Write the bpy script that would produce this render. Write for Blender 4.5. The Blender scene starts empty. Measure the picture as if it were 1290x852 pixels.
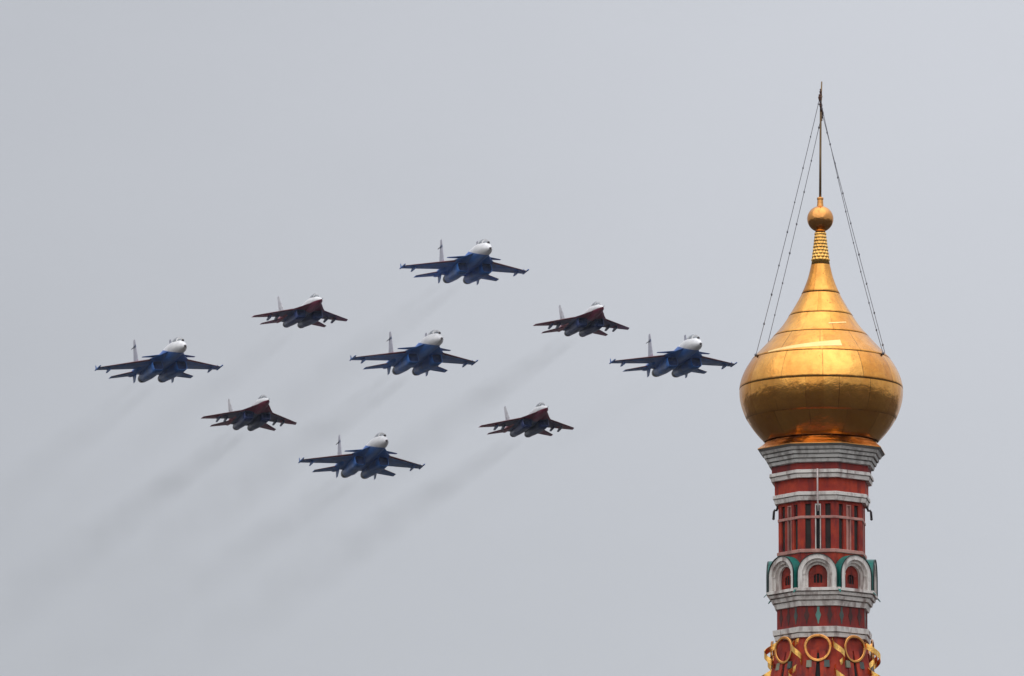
import bpy, bmesh, math, random
from mathutils import Vector, Matrix
random.seed(7)
rad = math.radians
PI = math.pi
scene = bpy.context.scene
C = scene.collection

# ------------------------------------------------------------------ camera
FPX = 12700.0                      # focal length in photograph pixels (1290 wide)
PITCH = rad(9.25)
CAM = Vector((0, 0, 2.0))
cd = bpy.data.cameras.new('camera'); cam = bpy.data.objects.new('camera', cd); C.objects.link(cam)
cd.sensor_width = 36.0; cd.lens = 36.0 * FPX / 1290.0
cd.clip_start = 0.5; cd.clip_end = 60000
cam.location = CAM; cam.rotation_euler = (PI / 2 + PITCH, 0, 0)
scene.camera = cam

# ------------------------------------------------------------------ overcast sky
SUN_EL, SUN_AZ = rad(52), rad(200)         # azimuth clockwise from +Y: behind the camera, a little left
world = bpy.data.worlds.new('World'); scene.world = world
world.use_nodes = True
wn, wl = world.node_tree.nodes, world.node_tree.links
wn.clear()
def W(t, **k):
    n = wn.new(t)
    for a, v in k.items(): setattr(n, a, v)
    return n
out = W('ShaderNodeOutputWorld'); bg = W('ShaderNodeBackground')
bg.inputs['Strength'].default_value = 0.1
sky = W('ShaderNodeTexSky', sky_type='NISHITA', sun_disc=False, sun_elevation=SUN_EL, sun_rotation=SUN_AZ)
tc = W('ShaderNodeTexCoord'); sep = W('ShaderNodeSeparateXYZ')
wl.new(tc.outputs['Generated'], sep.inputs[0])
# cloud deck: brighter overhead than at the horizon, as an overcast sky is
zp = W('ShaderNodeMath', operation='MAXIMUM'); zp.inputs[1].default_value = 0.0; wl.new(sep.outputs['Z'], zp.inputs[0])
zq = W('ShaderNodeMath', operation='POWER'); zq.inputs[1].default_value = 1.7; wl.new(zp.outputs[0], zq.inputs[0])
mr = W('ShaderNodeMapRange'); mr.inputs['From Min'].default_value = 0; mr.inputs['From Max'].default_value = 1
mr.inputs['To Min'].default_value = 0.93; mr.inputs['To Max'].default_value = 3.25
wl.new(zq.outputs[0], mr.inputs['Value'])
# thinner cloud towards the right of the view
mx_ = W('ShaderNodeMapRange', interpolation_type='SMOOTHSTEP'); mx_.inputs['From Min'].default_value = -0.105; mx_.inputs['From Max'].default_value = 0.10
mx_.inputs['To Min'].default_value = 0.83; mx_.inputs['To Max'].default_value = 1.075
wl.new(sep.outputs['X'], mx_.inputs['Value'])
nz = W('ShaderNodeTexNoise'); nz.inputs['Scale'].default_value = 9.0; nz.inputs['Detail'].default_value = 5.0
nz.inputs['Roughness'].default_value = 0.5
mp = W('ShaderNodeMapping'); mp.inputs['Location'].default_value = (0.37, 0.2, 0.11); mp.inputs['Scale'].default_value = (1, 1, 1.8)
wl.new(tc.outputs['Generated'], mp.inputs['Vector']); wl.new(mp.outputs[0], nz.inputs['Vector'])
mr2 = W('ShaderNodeMapRange'); mr2.inputs['From Min'].default_value = 0.3; mr2.inputs['From Max'].default_value = 0.7
mr2.inputs['To Min'].default_value = 0.97; mr2.inputs['To Max'].default_value = 1.04
nz2 = W('ShaderNodeTexNoise'); nz2.inputs['Scale'].default_value = 34.0; nz2.inputs['Detail'].default_value = 7.0; nz2.inputs['Roughness'].default_value = 0.6
mp2 = W('ShaderNodeMapping'); mp2.inputs['Scale'].default_value = (1, 1, 2.2); wl.new(tc.outputs['Generated'], mp2.inputs['Vector']); wl.new(mp2.outputs[0], nz2.inputs['Vector'])
nadd = W('ShaderNodeMath', operation='MULTIPLY_ADD'); wl.new(nz2.outputs['Fac'], nadd.inputs[0]); nadd.inputs[1].default_value = 0.22; wl.new(nz.outputs['Fac'], nadd.inputs[2])
nsub = W('ShaderNodeMath', operation='SUBTRACT'); wl.new(nadd.outputs[0], nsub.inputs[0]); nsub.inputs[1].default_value = 0.11
wl.new(nsub.outputs[0], mr2.inputs['Value'])
mul0 = W('ShaderNodeMath', operation='MULTIPLY'); wl.new(mr.outputs[0], mul0.inputs[0]); wl.new(mx_.outputs[0], mul0.inputs[1])
mul = W('ShaderNodeMath', operation='MULTIPLY'); wl.new(mul0.outputs[0], mul.inputs[0]); wl.new(mr2.outputs[0], mul.inputs[1])
deck = W('ShaderNodeVectorMath', operation='SCALE'); deck.inputs[0].default_value = (5.72, 5.82, 6.17)
wl.new(mul.outputs[0], deck.inputs['Scale'])
mix = W('ShaderNodeMix', data_type='RGBA'); mix.inputs['Factor'].default_value = 0.90
wl.new(sky.outputs[0], mix.inputs[6]); wl.new(deck.outputs[0], mix.inputs[7])
wl.new(mix.outputs[2], bg.inputs['Color']); wl.new(bg.outputs[0], out.inputs['Surface'])

# ------------------------------------------------------------------ veiled sun
sd = bpy.data.lights.new('sun', 'SUN'); so = bpy.data.objects.new('sun', sd); C.objects.link(so)
sd.energy = 1.05; sd.angle = rad(100); sd.color = (1.0, 0.95, 0.88)
sdir = Vector((math.sin(SUN_AZ) * math.cos(SUN_EL), math.cos(SUN_AZ) * math.cos(SUN_EL), math.sin(SUN_EL)))
so.rotation_euler = sdir.to_track_quat('Z', 'Y').to_euler()

vs = scene.view_settings
vs.view_transform = 'Standard'; vs.look = 'None'; vs.exposure = 0; vs.gamma = 1; vs.use_curve_mapping = False
scene.cycles.use_denoising = True
scene.cycles.max_bounces = 6

# ------------------------------------------------------------------ materials
def newmat(name):
    m = bpy.data.materials.new(name); m.use_nodes = True
    nt = m.node_tree; b = nt.nodes['Principled BSDF']
    return m, nt.nodes, nt.links, b
def noise(n, l, scale, detail=4, coord='Object', rough=0.55, stretch=None):
    t = n.new('ShaderNodeTexCoord'); x = n.new('ShaderNodeTexNoise')
    x.inputs['Scale'].default_value = scale; x.inputs['Detail'].default_value = detail; x.inputs['Roughness'].default_value = rough
    if stretch:
        mpn = n.new('ShaderNodeMapping'); mpn.inputs['Scale'].default_value = stretch
        l.new(t.outputs[coord], mpn.inputs[0]); l.new(mpn.outputs[0], x.inputs['Vector'])
    else:
        l.new(t.outputs[coord], x.inputs['Vector'])
    return x
def ramp(n, l, src, stops):
    r = n.new('ShaderNodeValToRGB')
    while len(r.color_ramp.elements) < len(stops): r.color_ramp.elements.new(0.5)
    for e, (p, c) in zip(r.color_ramp.elements, stops):
        e.position = p; e.color = (*c, 1)
    l.new(src, r.inputs[0]); return r
def mixc(n, l, fac, a, b, mode='MIX'):
    m = n.new('ShaderNodeMix'); m.data_type = 'RGBA'; m.blend_type = mode
    for i, v in ((0, fac), (6, a), (7, b)):
        if hasattr(v, 'is_output'): l.new(v, m.inputs[i])
        elif i == 0: m.inputs[0].default_value = v
        else: m.inputs[i].default_value = (*v, 1)
    return m.outputs[2]
def math_(n, l, op, a, b=None):
    m = n.new('ShaderNodeMath'); m.operation = op
    for i, v in ((0, a), (1, b)):
        if v is None: continue
        if hasattr(v, 'is_output'): l.new(v, m.inputs[i])
        else: m.inputs[i].default_value = v
    return m.outputs[0]
def plaster(name, stops, scale=2.2, rough=0.85, stain=(0.12, 0.09, 0.08), stain_amt=0.6, bump=0.3):
    m, n, l, b = newmat(name)
    a = noise(n, l, scale, 6)
    base = ramp(n, l, a.outputs['Fac'], stops).outputs[0]
    s = noise(n, l, 3.0, 5, stretch=(1.6, 1.6, 0.35))
    sm = ramp(n, l, s.outputs['Fac'], [(0.47, (0, 0, 0)), (0.66, (stain_amt,) * 3)]).outputs[0]
    g = noise(n, l, 9, 3)
    gm = ramp(n, l, g.outputs['Fac'], [(0.55, (0, 0, 0)), (0.75, (stain_amt * 0.35,) * 3)]).outputs[0]
    col = mixc(n, l, sm, base, stain); col = mixc(n, l, gm, col, stain)
    l.new(col, b.inputs['Base Color']); b.inputs['Roughness'].default_value = rough
    bp = n.new('ShaderNodeBump'); bp.inputs['Strength'].default_value = bump; bp.inputs['Distance'].default_value = 0.012
    h = noise(n, l, 14, 5); l.new(h.outputs['Fac'], bp.inputs['Height']); l.new(bp.outputs[0], b.inputs['Normal'])
    return m
def paint(name, col, rough=0.5, metal=0.0, var=0.25, scale=3.0):
    m, n, l, b = newmat(name)
    a = noise(n, l, scale, 5)
    d = tuple(c * (1 - var) for c in col)
    l.new(ramp(n, l, a.outputs['Fac'], [(0.35, d), (0.65, col)]).outputs[0], b.inputs['Base Color'])
    b.inputs['Roughness'].default_value = rough; b.inputs['Metallic'].default_value = metal
    return m
M = {}
M['red'] = plaster('red_painted_brick', [(0.32, (0.24, 0.018, 0.014)), (0.64, (0.44, 0.044, 0.014))], stain=(0.07, 0.012, 0.016), stain_amt=0.7)
M['red_dark'] = plaster('shaded_weathered_brick', [(0.3, (0.16, 0.014, 0.012)), (0.7, (0.28, 0.024, 0.014))], stain=(0.05, 0.02, 0.025), stain_amt=0.7)  # red darkened for the shade under the cornice, plus weathering stains
M['red_mid'] = plaster('sooty_red_paint', [(0.3, (0.17, 0.018, 0.012)), (0.7, (0.36, 0.036, 0.018))], scale=5, stain=(0.05, 0.015, 0.015), stain_amt=0.8)
M['white'] = plaster('limewashed_stone', [(0.3, (0.64, 0.61, 0.57)), (0.7, (0.80, 0.765, 0.72))], stain=(0.20, 0.13, 0.115), stain_amt=0.8)
M['grey_white'] = plaster('grey_stone', [(0.3, (0.50, 0.495, 0.47)), (0.7, (0.62, 0.61, 0.58))], stain=(0.13, 0.11, 0.10), stain_amt=0.6)
M['pink'] = plaster('pinkish_limewash', [(0.3, (0.44, 0.20, 0.17)), (0.7, (0.58, 0.33, 0.28))], stain=(0.2, 0.08, 0.07), stain_amt=0.5)
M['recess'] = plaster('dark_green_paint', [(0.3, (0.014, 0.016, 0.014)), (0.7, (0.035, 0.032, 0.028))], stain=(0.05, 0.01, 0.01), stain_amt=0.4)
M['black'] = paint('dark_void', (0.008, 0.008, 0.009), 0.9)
M['iron'] = paint('dark_iron', (0.075, 0.068, 0.07), 0.55, 0.6)
M['lead'] = paint('dark_sheet_metal', (0.03, 0.032, 0.036), 0.6, 0.2)
M['lead_grey'] = paint('grey_sheet_metal', (0.26, 0.26, 0.25), 0.6, 0.2)
M['green'] = plaster('green_roof_sheet', [(0.3, (0.006, 0.135, 0.115)), (0.7, (0.012, 0.21, 0.17))], rough=0.45, stain=(0.02, 0.05, 0.045), stain_amt=0.5, bump=0.1)
M['umber'] = plaster('blackened_tile', [(0.3, (0.05, 0.02, 0.018)), (0.7, (0.10, 0.03, 0.025))], stain=(0.03, 0.03, 0.03), stain_amt=0.5)
M['dark_green'] = paint('shaded_green_sheet_edge', (0.008, 0.032, 0.032), 0.5)  # roof green with the shade on the sheet's edge put into its colour
M['chapel'] = plaster('brown_brick', [(0.3, (0.09, 0.03, 0.02)), (0.7, (0.15, 0.05, 0.032))])
M['teal'] = plaster('teal_glazed_tile', [(0.3, (0.06, 0.17, 0.15)), (0.7, (0.10, 0.27, 0.22))], rough=0.4, stain=(0.03, 0.05, 0.05), stain_amt=0.4)
M['dull_teal'] = plaster('dull_green_tile', [(0.3, (0.03, 0.05, 0.045)), (0.7, (0.07, 0.10, 0.085))], rough=0.5, stain=(0.05, 0.02, 0.02), stain_amt=0.5)
M['sage'] = plaster('sage_tile', [(0.3, (0.15, 0.16, 0.11)), (0.7, (0.26, 0.26, 0.18))], rough=0.4, stain=(0.08, 0.06, 0.04), stain_amt=0.4)
M['white_paint'] = paint('white_pipe_paint', (0.72, 0.62, 0.60), 0.5)
M['rod'] = paint('tarnished_gilt_iron', (0.26, 0.17, 0.085), 0.5, 0.6)
M['rust'] = paint('rusty_gilding', (0.13, 0.06, 0.04), 0.55, 0.5)
M['wire'] = paint('grey_chain_steel', (0.16, 0.16, 0.18), 0.5, 0.5)

def gold(name, base=(0.87, 0.445, 0.11), dark=(0.72, 0.325, 0.075), rough=0.22, panels=False):
    m, n, l, b = newmat(name)
    a = noise(n, l, 1.6, 6); col = ramp(n, l, a.outputs['Fac'], [(0.32, dark), (0.62, base)]).outputs[0]
    a.inputs['Roughness'].default_value = 0.65
    s = noise(n, l, 2.6, 5, stretch=(2.4, 2.4, 0.5))
    st = ramp(n, l, s.outputs['Fac'], [(0.5, (0, 0, 0)), (0.78, (0.35, 0.35, 0.35))]).outputs[0]
    col = mixc(n, l, st, col, (0.42, 0.17, 0.045))
    f = noise(n, l, 11, 4); ft = ramp(n, l, f.outputs['Fac'], [(0.66, (0, 0, 0)), (0.74, (0.6, 0.6, 0.6))]).outputs[0]
    col = mixc(n, l, ft, col, (0.30, 0.11, 0.03))
    b.inputs['Metallic'].default_value = 1.0
    rr = n.new('ShaderNodeMapRange'); rr.inputs['To Min'].default_value = rough - 0.06; rr.inputs['To Max'].default_value = rough + 0.08
    l.new(s.outputs['Fac'], rr.inputs[0]); l.new(rr.outputs[0], b.inputs['Roughness'])
    bp = n.new('ShaderNodeBump'); bp.inputs['Distance'].default_value = 0.10; bp.inputs['Strength'].default_value = 0.30
    h = noise(n, l, 2.3, 4); height = h.outputs['Fac']
    if panels:
        uv = n.new('ShaderNodeUVMap'); sp = n.new('ShaderNodeSeparateXYZ'); l.new(uv.outputs[0], sp.inputs[0])
        fu = math_(n, l, 'FRACT', sp.outputs[0]); fv = math_(n, l, 'FRACT', sp.outputs[1])
        iu = math_(n, l, 'FLOOR', sp.outputs[0]); iv = math_(n, l, 'FLOOR', sp.outputs[1])
        cb = n.new('ShaderNodeCombineXYZ'); l.new(iu, cb.inputs[0]); l.new(iv, cb.inputs[1])
        wnz = n.new('ShaderNodeTexWhiteNoise'); l.new(cb.outputs[0], wnz.inputs['Vector'])
        tint = ramp(n, l, wnz.outputs['Value'], [(0.0, (0.76, 0.66, 0.56)), (0.4, (0.93, 0.89, 0.84)), (1.0, (1, 1, 1))]).outputs[0]
        col = mixc(n, l, 1.0, col, tint, 'MULTIPLY')
        eu = math_(n, l, 'ABSOLUTE', math_(n, l, 'SUBTRACT', fu, 0.5))
        seam = math_(n, l, 'GREATER_THAN', eu, 0.487)
        ev = math_(n, l, 'LESS_THAN', fv, 0.022)
        brk = n.new('ShaderNodeMapRange'); brk.inputs['From Min'].default_value = 0.35; brk.inputs['From Max'].default_value = 0.62; l.new(noise(n, l, 2.0, 3).outputs['Fac'], brk.inputs[0])
        any_ = math_(n, l, 'MULTIPLY', brk.outputs[0], math_(n, l, 'MAXIMUM', math_(n, l, 'MULTIPLY', seam, 0.5), math_(n, l, 'MULTIPLY', ev, 0.55)))
        col = mixc(n, l, any_, col, (0.06, 0.025, 0.012))
        # every sheet is dished a little on its own
        pil = math_(n, l, 'MULTIPLY', math_(n, l, 'MULTIPLY', eu, eu), 0.9)
        height = math_(n, l, 'SUBTRACT', math_(n, l, 'ADD', height, math_(n, l, 'MULTIPLY', wnz.outputs['Value'], 0.05)), pil)
    l.new(height, bp.inputs['Height']); l.new(bp.outputs[0], b.inputs['Normal'])
    l.new(col, b.inputs['Base Color'])
    return m
M['dome_gold'] = gold('gilded_dome_sheet', panels=True)
M['gold'] = gold('gilded_metal', base=(0.74, 0.35, 0.105), dark=(0.52, 0.21, 0.06), rough=0.16)
M['bright_gold'] = gold('new_gilding', base=(0.95, 0.58, 0.17), dark=(0.80, 0.42, 0.10), rough=0.2)
M['pale_gold'] = paint('fresh_gold_leaf', (0.95, 0.66, 0.27), 0.42, 0.75, 0.12)

# ------------------------------------------------------------------ mesh helpers
def obj(name, bm, mat, parent=None, smooth=False, normals=True):
    if normals: bmesh.ops.recalc_face_normals(bm, faces=bm.faces[:])
    me = bpy.data.meshes.new(name); bm.to_mesh(me); bm.free()
    for m in (mat if isinstance(mat, (list, tuple)) else [mat]): me.materials.append(m)
    if smooth:
        me.polygons.foreach_set('use_smooth', [True] * len(me.polygons))
    o = bpy.data.objects.new(name, me); C.objects.link(o)
    if parent: o.parent = parent
    return o
def loft(bm, rings, cap0=True, cap1=True, closed=True, midx=None):
    vs_ = [[bm.verts.new(p) for p in r] for r in rings]
    N = len(rings[0])
    for i in range(len(vs_) - 1):
        for j in range(N if closed else N - 1):
            k = (j + 1) % N
            f = bm.faces.new((vs_[i][j], vs_[i][k], vs_[i + 1][k], vs_[i + 1][j]))
            if midx: f.material_index = midx(i, j)
    if cap0: bm.faces.new(vs_[0][::-1])
    if cap1: bm.faces.new(vs_[-1])
    return vs_
def tube(bm, pts, r, n=8, taper=None):
    pts = [Vector(p) for p in pts]; rings = []
    ref = None
    for i, p in enumerate(pts):
        t = (pts[min(i + 1, len(pts) - 1)] - pts[max(i - 1, 0)]).normalized()
        if ref is None:
            ref = Vector((0, 0, 1)) if abs(t.z) < 0.9 else Vector((1, 0, 0))
        u = (ref - t * ref.dot(t)).normalized(); v = t.cross(u); ref = u
        rr = r if taper is None else r * taper[i]
        rings.append([p + (u * math.cos(2 * PI * k / n) + v * math.sin(2 * PI * k / n)) * rr for k in range(n)])
    loft(bm, rings)
def ball(bm, c, r, n=10, sz=1.0):
    m = Matrix.Translation(c) @ Matrix.Diagonal((r, r, r * sz, 1))
    bmesh.ops.create_uvsphere(bm, u_segments=n * 2, v_segments=n, radius=1, matrix=m)
def empty(name, loc, label, cat, group=None):
    o = bpy.data.objects.new(name, None); C.objects.link(o); o.location = loc
    o['label'] = label; o['category'] = cat
    if group: o['group'] = group
    return o

# ------------------------------------------------------------------ ground
m, n, l, b = newmat('cobblestones')
a = noise(n, l, 0.02, 8); v = n.new('ShaderNodeTexVoronoi'); v.inputs['Scale'].default_value = 4.0
t = n.new('ShaderNodeTexCoord'); l.new(t.outputs['Object'], v.inputs['Vector'])
cg = ramp(n, l, a.outputs['Fac'], [(0.3, (0.030, 0.027, 0.026)), (0.7, (0.048, 0.043, 0.040))]).outputs[0]
ce = ramp(n, l, v.outputs['Distance'], [(0.0, (1, 1, 1)), (0.6, (0.6, 0.6, 0.6))]).outputs[0]
l.new(mixc(n, l, 1.0, cg, ce, 'MULTIPLY'), b.inputs['Base Color']); b.inputs['Roughness'].default_value = 0.8
bm = bmesh.new()
bmesh.ops.create_grid(bm, x_segments=40, y_segments=40, size=6000)
g = obj('ground', bm, m); g['kind'] = 'structure'

# ------------------------------------------------------------------ the tower
PX = 1.0 / 44.6                        # metres per photograph pixel at the tower
DEPTH = FPX * PX
def ray(px, py):
    return Vector((0, math.cos(PITCH), math.sin(PITCH))) + Vector(((px - 645) / FPX, 0, 0)) + Vector((0, -math.sin(PITCH), math.cos(PITCH))) * ((426 - py) / FPX)
_p = CAM + ray(1034.4, 480) * DEPTH
AX, AY = _p.x, _p.y
def Z(y):                               # height of the level whose axis point the camera sees at row y
    d = ray(1034.4, y); return CAM.z + AY * d.z / d.y
TH0 = rad(15.5)                         # a corner of the octagon, measured from the camera side
VERT = [TH0 + k * PI / 4 for k in range(8)]
FACE = [TH0 - PI / 8 + k * PI / 4 for k in range(8)]
tower = empty('church_tower', (AX, AY, 0), 'red and white church tower carrying a golden onion dome', 'church tower')
def P(th, r, z):                        # tower-local point: angle from the camera side, radius in metres
    return Vector((math.sin(th) * r, -math.cos(th) * r, z))
def fr(th, a, d, z):                    # point in a face's own frame: along the face, out from the axis, height
    return Vector((math.sin(th) * d + math.cos(th) * a, -math.cos(th) * d + math.sin(th) * a, z))
def octo(bm, prof, cap=True):           # prof: (row, corner radius in px), octagonal sweep
    loft(bm, [[P(t, r * PX, Z(y)) for t in VERT] for y, r in prof], cap, cap)
def bevelled(y0, y1, r0, r1=None, e=0.8):
    r1 = r1 or r0
    return [(y0, r0 - e), (y0 + e, r0), (y1 - e, r1), (y1, r1 - e)]
def lathe(bm, prof, n=64, cap=(True, True)):
    loft(bm, [[P(2 * PI * k / n, r * PX, Z(y)) for k in range(n)] for y, r in prof], *cap)

# dome: bands of gilded sheet, each lapping over the one below
def interp(tab, y):
    n_ = len(tab)
    for i in range(n_ - 1):
        if tab[i][0] <= y <= tab[i + 1][0]:
            (y1, r1), (y2, r2) = tab[i], tab[i + 1]
            m1 = (r2 - tab[i - 1][1]) / (y2 - tab[i - 1][0]) if i > 0 else (r2 - r1) / (y2 - y1)
            m2 = (tab[i + 2][1] - r1) / (tab[i + 2][0] - y1) if i + 2 < n_ else (r2 - r1) / (y2 - y1)
            h = y2 - y1; t = (y - y1) / h
            return (2*t**3-3*t*t+1)*r1 + (t**3-2*t*t+t)*h*m1 + (-2*t**3+3*t*t)*r2 + (t**3-t*t)*h*m2
    return tab[-1][1]
PROF = [(334, 12), (350, 16), (370, 23.8), (385, 32), (398, 40), (410, 47.8), (421, 57), (433, 68), (443, 77.5), (452, 86), (461, 92.5),
        (470, 97.4), (480, 101.2), (491, 103.0), (502, 102.6), (513, 100.2), (525, 95.6), (537, 88.6), (547, 81), (557, 71.5)]
SEAMS = [334, 371, 399, 425, 454, 490.5, 529, 557]
COUNTS = [5, 7, 9, 10, 12, 15, 12]
bm = bmesh.new(); uvl = bm.loops.layers.uv.new('UVMap')
NA = 120
for bi in range(len(SEAMS) - 1):
    y0, y1 = SEAMS[bi], SEAMS[bi + 1]; st = 9
    ph = random.random() if bi != 4 else 0.02
    rows = []
    for i in range(st + 1):
        f = i / st; y = y0 + (y1 - y0) * f
        lap = 0.25 * max(0, (f - 0.75) / 0.25)
        rows.append(([bm.verts.new(P(2 * PI * k / NA, (interp(PROF, y) + lap) * PX, Z(y))) for k in range(NA)], 1 - f * 0.999))
    rows.append(([bm.verts.new(P(2 * PI * k / NA, (interp(PROF, y1) - 0.15) * PX, Z(y1 + 0.12))) for k in range(NA)], 0.0001))
    for i in range(len(rows) - 1):
        for k in range(NA):
            k2 = (k + 1) % NA
            f = bm.faces.new((rows[i][0][k], rows[i + 1][0][k], rows[i + 1][0][k2], rows[i][0][k2])); f.smooth = i < st
            for lp, (kk, vv) in zip(f.loops, ((k, rows[i][1]), (k, rows[i + 1][1]), (k + 1, rows[i + 1][1]), (k + 1, rows[i][1]))):
                lp[uvl].uv = ((kk / NA) * COUNTS[bi] + ph, bi + vv)
dome = obj('onion_dome', bm, M['dome_gold'], tower)
# loose bright patches of newer sheet on the front of the dome
def patch(th0, th1, ya0, ya1, yb0, yb1, name='patch_plate'):
    bm = bmesh.new(); N = 14; rings = []
    for i in range(N + 1):
        f = i / N; th = th0 + (th1 - th0) * f
        yt = ya0 + (yb0 - ya0) * f; yb = ya1 + (yb1 - ya1) * f
        rings.append([P(th, (interp(PROF, yt) + 0.35) * PX, Z(yt)), P(th, (interp(PROF, yb) + 0.35) * PX, Z(yb)),
                      P(th, (interp(PROF, yb) - 0.4) * PX, Z(yb)), P(th, (interp(PROF, yt) - 0.4) * PX, Z(yt))])
    loft(bm, rings); obj(name, bm, M['pale_gold'], dome)
patch(rad(-52), rad(17), 450.5, 452.5, 439.5, 448)
patch(rad(9), rad(38), 414.8, 416.3, 411.5, 413.2)

# scaled neck, ball, collar
bm = bmesh.new(); lathe(bm, [(292, 6.6), (300, 7.3), (315, 9), (325, 10.3), (334.5, 12.0)], 40)
for r_ in range(9):
    y = 295 + r_ * 4.1; rr = interp([(291, 6.6), (300, 7.3), (315, 9), (325, 10.3), (335, 12.0)], y); k_ = 12
    for k in range(k_):
        th = 2 * PI * (k + 0.5 * (r_ % 2)) / k_
        ball(bm, P(th, (rr - 2.0) * PX, Z(y)), 0.072 * (0.75 + rr / 40), 5)
obj('dome_neck', bm, M['bright_gold'], tower, True)
bm = bmesh.new(); ball(bm, Vector((0, 0, Z(276))), 16.7 * PX, 24); obj('finial_ball', bm, M['gold'], tower, True)
bm = bmesh.new(); lathe(bm, [(249, 3.6), (249.6, 4.2), (251, 4.2), (252, 3.7), (257, 3.9), (261, 4.6)], 20); obj('collar', bm, M['gold'], tower, False)

# cross, seen edge-on: upright, crossbar and lower bar run away from the camera
bm = bmesh.new()
tube(bm, [P(0, 0, Z(250)), P(PI / 2, 0.012, Z(195)), P(PI / 2, 0.03, Z(133)), P(PI / 2, 0.06, Z(103))], 0.031, 8, [1.15, 1, 0.85, 0.6])
cross = obj('cross', bm, M['rod'], tower, True)
BA = rad(-3.2)                                         # the bars' direction, nearly along the view
LEAN = 0.035                                           # the cross leans a little to one side
def bar(L, z, tilt, r, name):
    bm = bmesh.new(); pts = []
    for i in range(9):
        s = -1 + i / 4
        pts.append(P(BA, L * s, z + tilt * s) + Vector((LEAN, 0, 0.03 * math.sin(s * 6))))
    tube(bm, pts, r, 8, [1.5, 1, 0.8, 0.9, 1.3, 0.9, 0.8, 1, 1.5])
    for s in (-1, 1):
        e_ = P(BA, L * s, z + tilt * s) + Vector((LEAN, 0, 0))
        for dz, kr in ((0, 1.4), (0.06, 1.1), (-0.06, 1.1)): ball(bm, e_ + Vector((0, 0, dz)), r * kr, 6)
    obj(name, bm, M['rust'], cross, True)
BL = 1.25
bar(BL, Z(133), 0.0, 0.034, 'crossbar'); bar(0.55, Z(140), 0.10, 0.028, 'crossbar'); bar(0.4, Z(119), 0.0, 0.024, 'crossbar')
# stay chains from the bar ends to the fifth seam of the dome
for end, th, sag in ((1, rad(-68.7), .1), (1, rad(59.6), .27), (-1, rad(-125), .1), (-1, rad(107.5), .02)):
    a_ = P(BA, BL * 0.98 * end, Z(133)) + Vector((LEAN, 0, 0)); b_ = P(th, 88.8 * PX, Z(452.5))
    bm = bmesh.new(); N = 33
    def pt(f): return a_.lerp(b_, f) + Vector((0, 0, -sag * 4 * f * (1 - f)))
    tube(bm, [pt(i / N) for i in range(N + 1)], 0.0085, 6)
    off = random.uniform(0.02, 0.1)
    for i in range(8): ball(bm, pt(off + i * 0.122 + random.uniform(-.006, .006)), random.uniform(.019, .028), 5, 1.5)
    ball(bm, b_, 0.045, 6)
    obj('stay_chain', bm, M['wire'], tower)

# gilded skirt turning from round to octagon, dark lip below it
bm = bmesh.new(); NS = 96
def octr(th, R):
    q = (th - TH0 + PI / 8) % (PI / 4) - PI / 8
    q = (th - TH0) % (PI / 4) - PI / 8
    return R * math.cos(PI / 8) / math.cos(q)
rings = []
for f, y, R in ((0, 556.8, 69.5), (0.3, 560.4, 73), (0.65, 564.6, 78), (1, 568.9, 84), (1, 569.7, 84)):
    rings.append([P(TH0 + 2 * PI * k / NS, ((1 - f) * R + f * octr(TH0 + 2 * PI * k / NS, R)) * PX, Z(y)) for k in range(NS)])
loft(bm, rings, True, True); obj('dome_skirt', bm, M['gold'], tower, False)
bm = bmesh.new(); octo(bm, [(569.8, 82.5), (570.6, 83.2), (572.6, 80.4), (573, 77)]); obj('eave_lip', bm, M['lead_grey'], tower)

def band(name, prof, mat, parent=tower):
    bm = bmesh.new(); octo(bm, prof); return obj(name, bm, M[mat], parent)
cor = band('cornice', [(569.9, 78.5), (571.5, 81.0), (576.0, 78.0), (576.1, 73.5), (577.3, 73.0), (577.4, 76.4), (580.8, 75.2), (580.9, 70.5), (582.1, 70), (582.2, 73.2), (585.9, 72.0), (586.0, 67.5), (587.2, 67), (587.3, 70.2), (590.9, 69.0), (591.0, 65.8), (592, 65)], 'grey_white')
band('wall_band', [(591.5, 65.4), (600.3, 65.4)], 'red_dark')
band('moulding', [(599.9, 66), (600.6, 68.7), (604.4, 68.9), (604.5, 65.0), (605.5, 64.6), (605.6, 67.2), (610, 66.2), (610.1, 62.5)], 'white')
band('wall_band', [(610, 61.7), (627.8, 61.7)], 'red')
band('moulding', [(627.2, 62.3), (628, 64.3), (631.8, 64.3), (631.9, 60.8), (632.9, 60.5), (633, 62.9), (638, 61.6), (638.1, 57.5)], 'white')

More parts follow.
